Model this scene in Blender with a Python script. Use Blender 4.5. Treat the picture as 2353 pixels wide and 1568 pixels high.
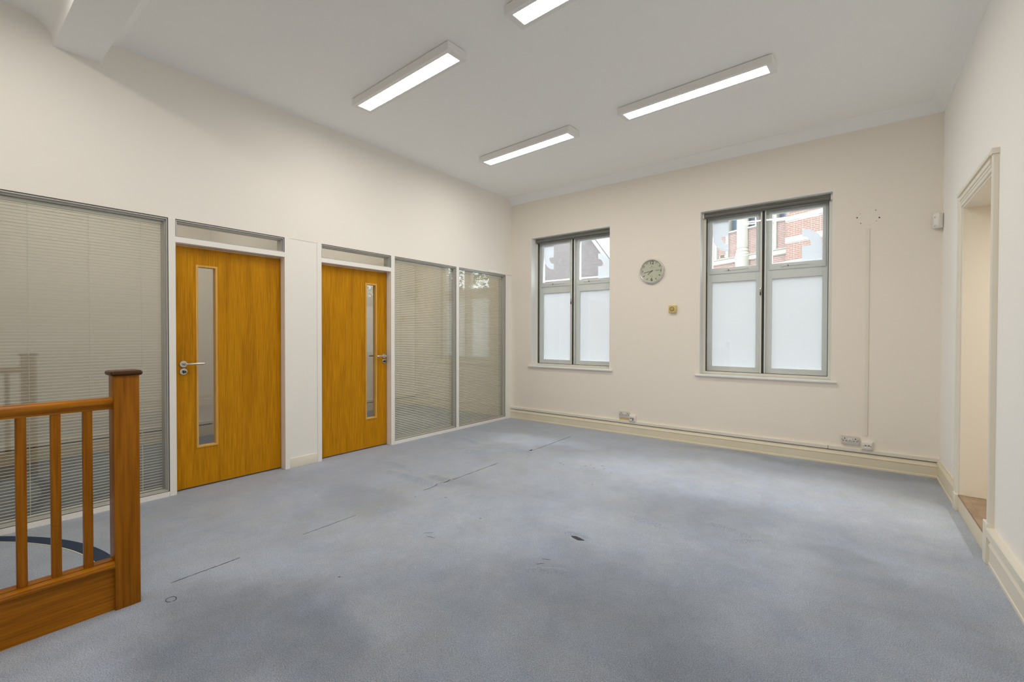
import bpy, bmesh, math, random
from mathutils import Vector, Matrix

random.seed(7)
S = bpy.context.scene
for o in list(bpy.data.objects):
    bpy.data.objects.remove(o)
COL = S.collection
PI = math.pi

# ------------------------------------------------------------------ camera
cam_d = bpy.data.cameras.new('camera')
cam = bpy.data.objects.new('camera', cam_d)
COL.objects.link(cam)
YAW, PITCH, ROLL = math.radians(37.6628), math.radians(-0.6855), math.radians(0.1177)
Fw = Vector((-math.sin(YAW), math.cos(YAW), 0)); Rt = Vector((math.cos(YAW), math.sin(YAW), 0)); Up = Vector((0, 0, 1))
F2 = Fw * math.cos(PITCH) + Up * math.sin(PITCH); U2 = Up * math.cos(PITCH) - Fw * math.sin(PITCH)
R3 = Rt * math.cos(ROLL) + U2 * math.sin(ROLL); U3 = U2 * math.cos(ROLL) - Rt * math.sin(ROLL)
m = Matrix((R3, U3, -F2)).transposed().to_4x4()
m.translation = Vector((0, 0, 1.3))
cam.matrix_world = m
cam_d.sensor_fit = 'HORIZONTAL'; cam_d.sensor_width = 36
cam_d.lens = 1044.089 * 36 / 2353
cam_d.clip_start = 0.05; cam_d.clip_end = 300
S.camera = cam

# ------------------------------------------------------------------ sky, exposure
SKY = 6.0
w = bpy.data.worlds.new('overcast_sky'); S.world = w; w.use_nodes = True
bg = w.node_tree.nodes['Background']
bg.inputs['Color'].default_value = (0.88, 0.945, 1.0, 1); bg.inputs['Strength'].default_value = SKY
LAMP = 34.5                                    # ceiling panels
LAMP_COL = (1.0, 0.945, 0.86)
S.view_settings.view_transform = 'Standard'; S.view_settings.look = 'None'
S.view_settings.exposure = 0.05; S.view_settings.gamma = 1.0
S.view_settings.use_curve_mapping = False
S.cycles.max_bounces = 14; S.cycles.diffuse_bounces = 13; S.cycles.glossy_bounces = 3
S.cycles.transmission_bounces = 6; S.cycles.transparent_max_bounces = 32
S.cycles.sample_clamp_indirect = 6.0
S.cycles.use_light_tree = False
S.cycles.use_adaptive_sampling = True; S.cycles.adaptive_threshold = 0.05; S.cycles.adaptive_min_samples = 16
S.cycles.caustics_reflective = False; S.cycles.caustics_refractive = False

# ------------------------------------------------------------------ room numbers (metres)
XL, YB = -4.401, 5.679           # left wall face, back wall face
XR0, RA = 0.5688, 0.0153         # right wall at the corner, and its small skew
ZC = 3.446
ZH = 2.238                       # head of the glazed screen
YF = -2.5                        # wall behind the camera
XFAR = -6.71                     # far wall of the rooms behind the screen

# ================================================================== materials
def new_mat(name):
    mt = bpy.data.materials.new(name); mt.use_nodes = True
    nt = mt.node_tree
    b = nt.nodes['Principled BSDF']
    return mt, nt, b
def N(nt, kind, **kw):
    n = nt.nodes.new(kind)
    for k, v in kw.items(): setattr(n, k, v)
    return n
def plain(name, col, rough=0.5, metal=0.0, spec=0.5, bump=0.0, bscale=200, var=0.0, vscale=3.0, coat=0.0):
    mt, nt, b = new_mat(name)
    b.inputs['Base Color'].default_value = (*col, 1); b.inputs['Roughness'].default_value = rough
    b.inputs['Metallic'].default_value = metal; b.inputs['Specular IOR Level'].default_value = spec
    b.inputs['Coat Weight'].default_value = coat
    tc = N(nt, 'ShaderNodeTexCoord')
    if var:
        ns = N(nt, 'ShaderNodeTexNoise'); ns.inputs['Scale'].default_value = vscale; ns.inputs['Detail'].default_value = 4
        nt.links.new(tc.outputs['Object'], ns.inputs['Vector'])
        mx = N(nt, 'ShaderNodeMix', data_type='RGBA')
        mx.inputs['A'].default_value = (*[c * (1 - var) for c in col], 1); mx.inputs['B'].default_value = (*[min(1, c * (1 + var)) for c in col], 1)
        nt.links.new(ns.outputs['Fac'], mx.inputs['Factor']); nt.links.new(mx.outputs['Result'], b.inputs['Base Color'])
    if bump:
        nb = N(nt, 'ShaderNodeTexNoise'); nb.inputs['Scale'].default_value = bscale; nb.inputs['Detail'].default_value = 3
        nt.links.new(tc.outputs['Object'], nb.inputs['Vector'])
        bp = N(nt, 'ShaderNodeBump'); bp.inputs['Strength'].default_value = bump; bp.inputs['Distance'].default_value = 0.002
        nt.links.new(nb.outputs['Fac'], bp.inputs['Height']); nt.links.new(bp.outputs['Normal'], b.inputs['Normal'])
    return mt
def wood(name, dark, mid, light, axis=2, scale=1.0, rough=0.4, coat=0.0, fine=1.0, contrast=1.0):
    mt, nt, b = new_mat(name)
    tc = N(nt, 'ShaderNodeTexCoord')
    mp = N(nt, 'ShaderNodeMapping'); sc = [9.0 * scale] * 3; sc[axis] = 0.7 * scale
    mp.inputs['Scale'].default_value = sc
    nt.links.new(tc.outputs['Object'], mp.inputs['Vector'])
    n1 = N(nt, 'ShaderNodeTexNoise'); n1.inputs['Scale'].default_value = 1.0; n1.inputs['Detail'].default_value = 3; n1.inputs['Distortion'].default_value = 0.6
    nt.links.new(mp.outputs['Vector'], n1.inputs['Vector'])
    # cathedral rings: a wave on the warped low-frequency noise
    mul = N(nt, 'ShaderNodeMath', operation='MULTIPLY'); mul.inputs[1].default_value = 16.0
    nt.links.new(n1.outputs['Fac'], mul.inputs[0])
    sn = N(nt, 'ShaderNodeMath', operation='SINE'); nt.links.new(mul.outputs[0], sn.inputs[0])
    mp2 = N(nt, 'ShaderNodeMapping'); sc2 = [160.0 * fine] * 3; sc2[axis] = 5.0 * fine
    mp2.inputs['Scale'].default_value = sc2
    nt.links.new(tc.outputs['Object'], mp2.inputs['Vector'])
    n2 = N(nt, 'ShaderNodeTexNoise'); n2.inputs['Scale'].default_value = 1.0; n2.inputs['Detail'].default_value = 4
    nt.links.new(mp2.outputs['Vector'], n2.inputs['Vector'])
    a1 = N(nt, 'ShaderNodeMath', operation='MULTIPLY_ADD'); a1.inputs[1].default_value = 0.10 * contrast; a1.inputs[2].default_value = -0.1
    nt.links.new(sn.outputs[0], a1.inputs[0])
    a2 = N(nt, 'ShaderNodeMath', operation='MULTIPLY_ADD'); a2.inputs[1].default_value = 1.2
    nt.links.new(n2.outputs['Fac'], a2.inputs[0]); nt.links.new(a1.outputs[0], a2.inputs[2])
    cr = N(nt, 'ShaderNodeValToRGB')
    cr.color_ramp.elements[0].position = 0.22; cr.color_ramp.elements[0].color = (*dark, 1)
    cr.color_ramp.elements[1].position = 0.78; cr.color_ramp.elements[1].color = (*light, 1)
    e = cr.color_ramp.elements.new(0.5); e.color = (*mid, 1)
    nt.links.new(a2.outputs[0], cr.inputs['Fac']); nt.links.new(cr.outputs['Color'], b.inputs['Base Color'])
    b.inputs['Specular IOR Level'].default_value = 0.12
    b.inputs['Roughness'].default_value = rough; b.inputs['Coat Weight'].default_value = coat; b.inputs['Coat Roughness'].default_value = 0.25
    return mt
def glass_mat(name, tint=(0.97, 0.99, 0.97), f0=0.045):
    mt, nt, b = new_mat(name); nt.nodes.remove(b)
    out = nt.nodes['Material Output']
    lw = N(nt, 'ShaderNodeLayerWeight'); lw.inputs['Blend'].default_value = 0.5
    pw = N(nt, 'ShaderNodeMath', operation='POWER'); pw.inputs[1].default_value = 5.0
    nt.links.new(lw.outputs['Facing'], pw.inputs[0])
    ma = N(nt, 'ShaderNodeMath', operation='MULTIPLY_ADD'); ma.inputs[1].default_value = 1 - f0; ma.inputs[2].default_value = f0
    nt.links.new(pw.outputs[0], ma.inputs[0])
    tr = N(nt, 'ShaderNodeBsdfTransparent'); tr.inputs['Color'].default_value = (*tint, 1)
    gl = N(nt, 'ShaderNodeBsdfGlossy'); gl.inputs['Roughness'].default_value = 0.0
    mx = N(nt, 'ShaderNodeMixShader')
    nt.links.new(ma.outputs[0], mx.inputs['Fac']); nt.links.new(tr.outputs[0], mx.inputs[1]); nt.links.new(gl.outputs[0], mx.inputs[2])
    nt.links.new(mx.outputs[0], out.inputs['Surface'])
    return mt
def frost_mat(name, col, rough=0.55, mix=0.45):
    mt, nt, b = new_mat(name); nt.nodes.remove(b)
    out = nt.nodes['Material Output']
    tl = N(nt, 'ShaderNodeBsdfTranslucent'); tl.inputs['Color'].default_value = (*col, 1)
    df = N(nt, 'ShaderNodeBsdfDiffuse'); df.inputs['Color'].default_value = (0.85, 0.87, 0.88, 1)
    rf = N(nt, 'ShaderNodeBsdfRefraction'); rf.inputs['Color'].default_value = (*col, 1); rf.inputs['Roughness'].default_value = rough; rf.inputs['IOR'].default_value = 1.25
    m1 = N(nt, 'ShaderNodeMixShader'); m1.inputs['Fac'].default_value = 0.10
    nt.links.new(tl.outputs[0], m1.inputs[1]); nt.links.new(df.outputs[0], m1.inputs[2])
    m2 = N(nt, 'ShaderNodeMixShader'); m2.inputs['Fac'].default_value = mix
    nt.links.new(m1.outputs[0], m2.inputs[1]); nt.links.new(rf.outputs[0], m2.inputs[2])
    nt.links.new(m2.outputs[0], out.inputs['Surface'])
    return mt
def emit_mat(name, col, strength):
    mt, nt, b = new_mat(name)
    b.inputs['Base Color'].default_value = (0.9, 0.9, 0.9, 1)
    b.inputs['Emission Color'].default_value = (*col, 1); b.inputs['Emission Strength'].default_value = strength
    return mt
def brick_mat(name, c1, c2, mortar, bw=0.235, rh=0.075, plane='xz'):
    mt, nt, b = new_mat(name)
    tc = N(nt, 'ShaderNodeTexCoord'); sp = N(nt, 'ShaderNodeSeparateXYZ'); cb = N(nt, 'ShaderNodeCombineXYZ')
    nt.links.new(tc.outputs['Object'], sp.inputs[0])
    nt.links.new(sp.outputs['X'], cb.inputs['X']); nt.links.new(sp.outputs['Z'], cb.inputs['Y'])
    br = N(nt, 'ShaderNodeTexBrick'); br.inputs['Scale'].default_value = 1.0
    br.inputs['Brick Width'].default_value = bw; br.inputs['Row Height'].default_value = rh; br.inputs['Mortar Size'].default_value = 0.006
    br.inputs['Color1'].default_value = (*c1, 1); br.inputs['Color2'].default_value = (*c2, 1); br.inputs['Mortar'].default_value = (*mortar, 1)
    nt.links.new(cb.outputs[0], br.inputs['Vector']); nt.links.new(br.outputs['Color'], b.inputs['Base Color'])
    b.inputs['Roughness'].default_value = 0.9
    return mt

# the carpet: pile grain in the shader; wear and dirt (shapes of their own), with painted daylight, as a per-vertex tone of the floor mesh
def carpet_mat(name, base, worn=True):
    mt, nt, b = new_mat(name)
    tc = N(nt, 'ShaderNodeTexCoord')
    gr = N(nt, 'ShaderNodeTexNoise'); gr.inputs['Scale'].default_value = 240; gr.inputs['Detail'].default_value = 2.5; gr.inputs['Roughness'].default_value = 0.75
    mp = N(nt, 'ShaderNodeMapping'); mp.inputs['Location'].default_value = (0, 0, 0.0379)
    nt.links.new(tc.outputs['Object'], mp.inputs['Vector']); nt.links.new(mp.outputs['Vector'], gr.inputs['Vector'])
    r2 = N(nt, 'ShaderNodeMapRange'); r2.inputs['From Min'].default_value = 0.3; r2.inputs['From Max'].default_value = 0.7
    r2.inputs['To Min'].default_value = 0.5; r2.inputs['To Max'].default_value = 1.5
    nt.links.new(gr.outputs['Fac'], r2.inputs['Value'])
    sc = N(nt, 'ShaderNodeVectorMath', operation='SCALE'); nt.links.new(r2.outputs[0], sc.inputs['Scale'])
    if worn:
        at = N(nt, 'ShaderNodeAttribute'); at.attribute_name = 'wear_daylight'
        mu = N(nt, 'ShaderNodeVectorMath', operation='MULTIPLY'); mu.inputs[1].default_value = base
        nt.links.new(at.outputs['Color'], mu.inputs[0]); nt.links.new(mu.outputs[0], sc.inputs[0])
    else: sc.inputs[0].default_value = base
    nt.links.new(sc.outputs[0], b.inputs['Base Color'])
    b.inputs['Roughness'].default_value = 0.95; b.inputs['Specular IOR Level'].default_value = 0.1
    b.inputs['Sheen Weight'].default_value = 0.85; b.inputs['Sheen Roughness'].default_value = 0.35
    b.inputs['Sheen Tint'].default_value = (0.85, 0.9, 1.0, 1)
    return mt
# (x, y, rx, ry, factor): trodden dirt and a dark wall-side strip < 1, worn pile and painted daylight > 1
STAINS_DAYLIGHT = [(-2.10, 0.88, 0.85, 0.55, 0.66), (-3.1, 2.15, 0.6, 0.38, 0.82), (-2.9, 2.9, 0.35, 0.25, 0.85),
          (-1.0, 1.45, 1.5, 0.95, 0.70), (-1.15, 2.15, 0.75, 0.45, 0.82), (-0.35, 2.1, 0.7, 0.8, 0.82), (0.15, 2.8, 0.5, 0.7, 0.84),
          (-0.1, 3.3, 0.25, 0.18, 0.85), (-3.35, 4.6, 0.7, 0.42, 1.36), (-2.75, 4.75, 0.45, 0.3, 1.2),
          (-0.8, 4.45, 2.0, 0.85, 1.52), (0.0, 3.5, 0.9, 0.8, 1.16), (-1.3, 2.85, 0.9, 0.4, 1.10), (-2.1, 3.8, 1.2, 0.9, 1.18), (-3.3, 1.1, 0.7, 0.5, 1.02),  # first two entries paint window light onto the carpet
          (-0.3, 5.5, 2.2, 0.20, 0.74), (-1.7, 1.25, 0.35, 0.25, 1.10), (-3.15, 1.75, 0.4, 0.2, 0.9)]  # first entry darkens the carpet along the back wall
from mathutils import noise as MN
def fbm(x, y, z, o): return MN.fractal(Vector((x, y, z)), 0.9, 2.1, o)
def wear_daylight_at(x, y):
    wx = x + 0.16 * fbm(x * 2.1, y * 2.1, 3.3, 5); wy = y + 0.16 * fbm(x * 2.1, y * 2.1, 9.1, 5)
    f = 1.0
    for (cx, cy, rx, ry, k) in STAINS_DAYLIGHT:
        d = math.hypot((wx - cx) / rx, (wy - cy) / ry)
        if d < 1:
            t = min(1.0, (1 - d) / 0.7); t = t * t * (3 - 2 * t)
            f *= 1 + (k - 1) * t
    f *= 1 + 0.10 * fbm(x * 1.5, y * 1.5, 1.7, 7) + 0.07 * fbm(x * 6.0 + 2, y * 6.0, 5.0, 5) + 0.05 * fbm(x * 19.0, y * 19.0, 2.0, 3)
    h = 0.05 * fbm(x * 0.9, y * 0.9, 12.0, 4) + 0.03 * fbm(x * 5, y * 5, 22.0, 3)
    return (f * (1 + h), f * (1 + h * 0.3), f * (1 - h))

M = {}
M['paint'] = plain('wall_paint', (0.895, 0.865, 0.81), 0.75, spec=0.2)
M['paint_back_shaded'] = plain('back_wall_paint_shaded', (0.88, 0.825, 0.745), 0.75, spec=0.2)  # wall paint warmed in colour for the lack of daylight on this wall
M['paint_right_lit'] = plain('right_wall_paint_lit', (0.93, 0.92, 0.895), 0.75, spec=0.2)  # wall paint whitened to stand in for light missing on this wall
M['ceil'] = plain('ceiling_paint', (0.955, 0.955, 0.945), 0.85, spec=0.2)
M['white'] = plain('white_gloss_paint', (0.86, 0.86, 0.84), 0.4, spec=0.4)
M['frame_white'] = plain('screen_frame_white', (0.885, 0.87, 0.83), 0.45, spec=0.4)
M['cream'] = plain('cream_gloss_paint', (0.80, 0.73, 0.57), 0.4, spec=0.4, var=0.04, vscale=6)
M['casing'] = plain('casing_cream_paint', (0.82, 0.78, 0.68), 0.4, spec=0.4)
M['trunk'] = plain('trunking_pvc', (0.81, 0.77, 0.69), 0.45)
M['alu'] = plain('satin_aluminium', (0.56, 0.55, 0.52), 0.42, metal=0.3)
M['dark_gap'] = plain('black_gap', (0.03, 0.03, 0.025), 0.6)
M['door'] = wood('oak_veneer', (0.37, 0.150, 0.002), (0.50, 0.215, 0.003), (0.61, 0.280, 0.005), 2, 1.0, 0.42, fine=0.8)
M['bead'] = wood('oak_bead', (0.55, 0.30, 0.07), (0.66, 0.38, 0.10), (0.72, 0.44, 0.13), 2, 1.0, 0.4)
M['rail'] = wood('varnished_hardwood', (0.22, 0.066, 0.001), (0.315, 0.105, 0.002), (0.40, 0.145, 0.004), 2, 1.3, 0.3, coat=0.12, fine=0.7, contrast=0.8)
M['rail_y'] = wood('varnished_hardwood_along', (0.21, 0.062, 0.001), (0.33, 0.112, 0.002), (0.45, 0.165, 0.005), 1, 1.3, 0.28, coat=0.2, fine=0.7, contrast=0.8)
M['dark_wood'] = wood('dark_varnish', (0.03, 0.012, 0.004), (0.06, 0.022, 0.006), (0.10, 0.04, 0.01), 1, 1.3, 0.35, coat=0.3)
M['steel'] = plain('satin_steel', (0.62, 0.60, 0.56), 0.28, metal=1.0)
M['dark_steel'] = plain('dark_steel', (0.10, 0.085, 0.06), 0.4, metal=0.8)
M['glass'] = glass_mat('clear_glass', (0.985, 0.988, 0.972), 0.075)
M['win_glass'] = glass_mat('window_glass', (0.985, 0.995, 0.995), 0.04)
M['frost'] = frost_mat('frosted_glass', (0.765, 0.775, 0.775))
M['film'] = frost_mat('white_film', (0.82, 0.825, 0.835), 0.7, 0.3)
M['slat'] = plain('blind_slat_white', (0.87, 0.865, 0.80), 0.45)
M['cord'] = plain('blind_cord', (0.75, 0.74, 0.66), 0.8)
M['carpet'] = carpet_mat('blue_grey_carpet', (0.343, 0.388, 0.468))
M['office_carpet'] = carpet_mat('dark_blue_carpet', (0.12, 0.145, 0.195), False)
M['navy'] = plain('navy_carpet', (0.045, 0.062, 0.098), 0.95, spec=0.1, bump=0.4, bscale=300, var=0.15, vscale=120)
M['pale_line'] = plain('pale_edging', (0.62, 0.60, 0.48), 0.8)
M['seam'] = plain('seam_shadow_gap', (0.06, 0.06, 0.07), 0.95)
M['scuff'] = plain('scuffed_pile', (0.10, 0.105, 0.12), 0.95, spec=0.1)
M['brown_carpet'] = plain('brown_carpet', (0.33, 0.245, 0.17), 0.95, spec=0.1, bump=0.5, bscale=250, var=0.4, vscale=11)
M['lamp'] = emit_mat('lamp_diffuser', LAMP_COL, LAMP)
M['lamp_dim'] = emit_mat('lamp_diffuser_dim', LAMP_COL, LAMP * 0.95)
M['lamp_body'] = plain('lamp_body_white', (0.87, 0.86, 0.84), 0.45)
M['roller'] = plain('grey_roller_fabric', (0.17, 0.17, 0.155), 0.7, bump=0.2, bscale=400)
M['win_paint'] = plain('window_paint', (0.91, 0.935, 0.93), 0.4)
M['sec_paint'] = plain('secondary_frame_paint', (0.76, 0.75, 0.67), 0.4)
M['pvc'] = plain('white_plastic', (0.80, 0.77, 0.72), 0.35)
M['grey_plate'] = plain('light_grey_plate', (0.66, 0.63, 0.61), 0.35)
M['black'] = plain('black_plastic', (0.015, 0.013, 0.012), 0.5)
M['yellow_plastic'] = plain('aged_cream_plastic', (0.66, 0.51, 0.20), 0.4)
M['clock_face'] = plain('clock_face', (0.70, 0.715, 0.60), 0.5)
M['clock_rim'] = plain('silver_plastic', (0.72, 0.71, 0.68), 0.25, metal=0.35)
M['ink'] = plain('black_ink', (0.02, 0.018, 0.012), 0.6)
M['date_grey'] = plain('date_window_grey', (0.33, 0.33, 0.36), 0.6)
M['grey_ink'] = plain('grey_ink', (0.25, 0.26, 0.22), 0.6)
M['brick'] = plain('red_brick', (0.249, 0.135, 0.103), 0.9, var=0.22, vscale=2.7)
M['brick2'] = plain('red_brick_weathered', (0.239, 0.148, 0.127), 0.9, var=0.2, vscale=3.5)
M['mortar'] = plain('pale_mortar', (0.44, 0.41, 0.37), 0.95)
M['brick_tex'] = brick_mat('red_brickwork', (0.23, 0.11, 0.082), (0.20, 0.10, 0.077), (0.30, 0.27, 0.24))
M['grey_brick'] = brick_mat('grey_brown_brickwork', (0.15, 0.128, 0.124), (0.11, 0.095, 0.092), (0.185, 0.168, 0.162))
M['stone'] = plain('pale_stone', (0.37, 0.35, 0.30), 0.85, var=0.08, vscale=3)
M['slate'] = plain('slate_roof', (0.064, 0.064, 0.069), 0.7)
M['asphalt'] = plain('street_bounce_grey', (0.191, 0.188, 0.180), 0.9, var=0.1, vscale=4)  # street tone paled to bounce daylight up to the ceiling
M['leaf'] = plain('leaf_green', (0.053, 0.117, 0.019), 0.6, var=0.45, vscale=1.3)
M['bark'] = plain('bark', (0.10, 0.07, 0.05), 0.9)
M['pane_blue'] = plain('dark_blue_leaded_glass', (0.085, 0.106, 0.138), 0.15)

# ================================================================== helpers
ORG = {}
class MB:
    def __init__(s): s.v = []; s.f = []
    def box(s, x0, x1, y0, y1, z0, z1):
        b = len(s.v)
        s.v += [(x0, y0, z0), (x1, y0, z0), (x1, y1, z0), (x0, y1, z0), (x0, y0, z1), (x1, y0, z1), (x1, y1, z1), (x0, y1, z1)]
        s.f += [tuple(b + i for i in q) for q in ((0, 3, 2, 1), (4, 5, 6, 7), (0, 1, 5, 4), (1, 2, 6, 5), (2, 3, 7, 6), (3, 0, 4, 7))]
        return s
    def prism(s, poly, axis, a0, a1):
        b = len(s.v); n = len(poly)
        def P(p, a):
            return {'x': (a, p[0], p[1]), 'y': (p[0], a, p[1]), 'z': (p[0], p[1], a)}[axis]
        s.v += [P(p, a0) for p in poly] + [P(p, a1) for p in poly]
        s.f.append(tuple(range(b, b + n))); s.f.append(tuple(range(b + 2 * n - 1, b + n - 1, -1)))
        for i in range(n):
            j = (i + 1) % n; s.f.append((b + i, b + n + i, b + n + j, b + j))
        return s
    def ring(s, axis, o, i, a0, a1):
        """rectangular frame; o and i = (p0, p1, q0, q1) outer and inner rectangles in the plane across axis"""
        b = len(s.v)
        def rect(r): return [(r[0], r[2]), (r[1], r[2]), (r[1], r[3]), (r[0], r[3])]
        def P(p, a): return {'x': (a, p[0], p[1]), 'y': (p[0], a, p[1]), 'z': (p[0], p[1], a)}[axis]
        for a in (a0, a1):
            s.v += [P(p, a) for p in rect(o)] + [P(p, a) for p in rect(i)]
        for k in range(4):
            l = (k + 1) % 4
            s.f += [(b + k, b + l, b + 4 + l, b + 4 + k), (b + 8 + k, b + 12 + k, b + 12 + l, b + 8 + l),
                    (b + k, b + 8 + k, b + 8 + l, b + l), (b + 4 + k, b + 4 + l, b + 12 + l, b + 12 + k)]
        return s
    def cyl(s, c, r, axis, a0, a1, n=24, r1=None):
        r1 = r if r1 is None else r1
        b = len(s.v)
        for a, rr in ((a0, r), (a1, r1)):
            for k in range(n):
                t = 2 * PI * k / n; u, v = rr * math.cos(t), rr * math.sin(t)
                s.v.append({'x': (a, c[0] + u, c[1] + v), 'y': (c[0] + u, a, c[1] + v), 'z': (c[0] + u, c[1] + v, a)}[axis])
        s.f.append(tuple(range(b, b + n))); s.f.append(tuple(range(b + 2 * n - 1, b + n - 1, -1)))
        for k in range(n):
            j = (k + 1) % n; s.f.append((b + k, b + n + k, b + n + j, b + j))
        return s
    def lathe(s, c, prof, axis, n=40):
        """prof: (radius, position along axis) from one end to the other; closed with caps"""
        b = len(s.v)
        for (r, a) in prof:
            for k in range(n):
                t = 2 * PI * k / n; u, v = r * math.cos(t), r * math.sin(t)
                s.v.append({'x': (a, c[0] + u, c[1] + v), 'y': (c[0] + u, a, c[1] + v), 'z': (c[0] + u, c[1] + v, a)}[axis])
        mseg = len(prof)
        for q in range(mseg - 1):
            for k in range(n):
                j = (k + 1) % n; s.f.append((b + q * n + k, b + (q + 1) * n + k, b + (q + 1) * n + j, b + q * n + j))
        s.f.append(tuple(range(b, b + n))); s.f.append(tuple(range(b + mseg * n - 1, b + (mseg - 1) * n - 1, -1)))
        return s
    def tube(s, pts, r, n=12, r1=None):
        pts = [Vector(p) for p in pts]; b = len(s.v); L = len(pts)
        for i, p in enumerate(pts):
            d = (pts[min(i + 1, L - 1)] - pts[max(i - 1, 0)]).normalized()
            ref = Vector((0, 0, 1)) if abs(d.z) < 0.9 else Vector((1, 0, 0))
            a = d.cross(ref).normalized(); c = d.cross(a).normalized()
            rr = r if r1 is None else r + (r1 - r) * i / (L - 1)
            for k in range(n):
                t = 2 * PI * k / n; s.v.append(tuple(p + a * rr * math.cos(t) + c * rr * math.sin(t)))
        for i in range(L - 1):
            for k in range(n):
                j = (k + 1) % n; s.f.append((b + i * n + k, b + i * n + j, b + (i + 1) * n + j, b + (i + 1) * n + k))
        s.f.append(tuple(range(b, b + n))); s.f.append(tuple(range(b + L * n - 1, b + (L - 1) * n - 1, -1)))
        return s
    def xform(s, fn):
        s.v = [tuple(fn(*p)) for p in s.v]; return s
    def mesh(s, name, org, bevel=0.0, seg=2, smooth=None, merge=False):
        me = bpy.data.meshes.new(name)
        bm = bmesh.new()
        vs = [bm.verts.new((p[0] - org[0], p[1] - org[1], p[2] - org[2])) for p in s.v]
        for f in s.f:
            try: bm.faces.new([vs[i] for i in f])
            except ValueError: pass
        bmesh.ops.recalc_face_normals(bm, faces=bm.faces)
        if bevel:
            ed = [e for e in bm.edges if len(e.link_faces) == 2 and e.calc_face_angle(0) > 0.6]
            bmesh.ops.bevel(bm, geom=ed, offset=bevel, segments=seg, affect='EDGES', profile=0.5, clamp_overlap=True)
        bm.to_mesh(me); bm.free()
        if smooth is not None or bevel:
            for p in me.polygons: p.use_smooth = True
            me.set_sharp_from_angle(angle=math.radians(smooth if smooth is not None else 40))
        return me
    def build(s, name, mat, parent=None, local=False, bevel=0.0, seg=2, smooth=None, org=None):
        if org is None:
            if parent is not None: org = (0, 0, 0) if local else ORG[parent.name]
            else:
                xs = [p[0] for p in s.v]; ys = [p[1] for p in s.v]; zs = [p[2] for p in s.v]
                org = ((min(xs) + max(xs)) / 2, (min(ys) + max(ys)) / 2, min(zs))
        me = s.mesh(name, org, bevel, seg, smooth)
        me.materials.append(M[mat])
        o = bpy.data.objects.new(name, me); COL.objects.link(o)
        if parent is not None: o.parent = parent; ORG[o.name] = (0, 0, 0) if local else ORG[parent.name]
        else: o.location = org; ORG[o.name] = org
        return o
def B(*a): return MB().box(*a)
def tag(o, label=None, cat=None, group=None, kind=None):
    if label: o['label'] = label
    if cat: o['category'] = cat
    if group: o['group'] = group
    if kind: o['kind'] = kind
    return o
def root(name, loc, rotz=0.0):
    o = bpy.data.objects.new(name, None); COL.objects.link(o)
    o.empty_display_size = 0.1; o.location = loc; o.rotation_euler = (0, 0, rotz); ORG[o.name] = tuple(loc)
    return o
def copy_tree(o, parent=None):
    c = o.copy(); COL.objects.link(c); c.parent = parent
    for ch in list(o.children): copy_tree(ch, c)
    return c
def struct(o, label, cat): return tag(o, label, cat, kind='structure')

# ================================================================== the room shell
# right wall frame: w = distance from the back corner towards the camera, n = distance into the room
def RW(wd, n, z):
    return (XR0 + wd * math.sin(RA) - n * math.cos(RA), YB - wd * math.cos(RA) - n * math.sin(RA), z)

# floor: carpet heightfield with ripples
def seg_d(px, py, a, b):
    vx, vy = b[0] - a[0], b[1] - a[1]; L2 = vx * vx + vy * vy
    t = max(0, min(1, ((px - a[0]) * vx + (py - a[1]) * vy) / L2))
    return math.hypot(px - a[0] - t * vx, py - a[1] - t * vy), t
RIPPLES = [([(-3.82, 2.91), (-3.42, 2.88)], .010, .05), ([(-3.56, 2.71), (-3.22, 2.71), (-2.92, 2.73)], .014, .06),
           ([(-3.18, 2.85), (-2.93, 2.87)], .010, .05), ([(-3.50, 3.73), (-3.33, 3.755), (-3.17, 4.05), (-2.96, 4.11)], .018, .06),
           ([(-4.0, 4.18), (-3.80, 4.12), (-3.48, 4.04), (-3.2, 4.2)], .010, .05), ([(-1.33, 3.12), (-1.06, 3.07)], .009, .035),
           ([(-0.81, 3.33), (-0.58, 3.27)], .008, .03), ([(-0.62, 3.15), (-0.5, 3.24)], .006, .03),
           ([(-1.52, 2.60), (-1.37, 2.585)], .012, .03), ([(-2.35, 2.35), (-2.15, 2.2)], .004, .02), ([(-1.45, 2.05), (-1.3, 2.15)], .005, .025)]
RIPPLES = [(p, hh * 1.9, wd * .72) for p, hh, wd in RIPPLES]
def floor_z(x, y):
    z = 0.0
    for pts, hh, wd in RIPPLES:
        best = 9; tt = 0
        for i in range(len(pts) - 1):
            d, t = seg_d(x, y, pts[i], pts[i + 1])
            if d < best: best = d; tt = (i + t) / (len(pts) - 1)
        if best < 3 * wd: z += hh * math.exp(-(best / wd) ** 2) * (0.35 + 0.65 * math.sin(PI * min(1, max(0, 0.12 + 0.76 * tt))))
    return z
xs = [-7.0, -5.5, -4.6] + [-4.55 + 0.0135 * i for i in range(int(5.3 / 0.0135) + 1)] + [1.2, 3.0]
ys = [YF - .2, -1.6, -1.0] + [-0.2 + 0.0135 * i for i in range(int(5.9 / 0.0135) + 1)] + [5.9]
fm = MB(); nx, ny = len(xs), len(ys)
ripb = [(min(p[0] for p in r[0]) - 3 * r[2], max(p[0] for p in r[0]) + 3 * r[2], min(p[1] for p in r[0]) - 3 * r[2], max(p[1] for p in r[0]) + 3 * r[2]) for r in RIPPLES]
for y in ys:
    for x in xs:
        z = floor_z(x, y) if any(b[0] < x < b[1] and b[2] < y < b[3] for b in ripb) else 0.0
        fm.v.append((x, y, z))
fme = bpy.data.meshes.new('floor')
fme.from_pydata(fm.v, [], [(j * nx + i, j * nx + i + 1, (j + 1) * nx + i + 1, (j + 1) * nx + i) for j in range(ny - 1) for i in range(nx - 1)])
for p in fme.polygons: p.use_smooth = True
wa = fme.color_attributes.new('wear_daylight', 'FLOAT_COLOR', 'POINT')
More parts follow.
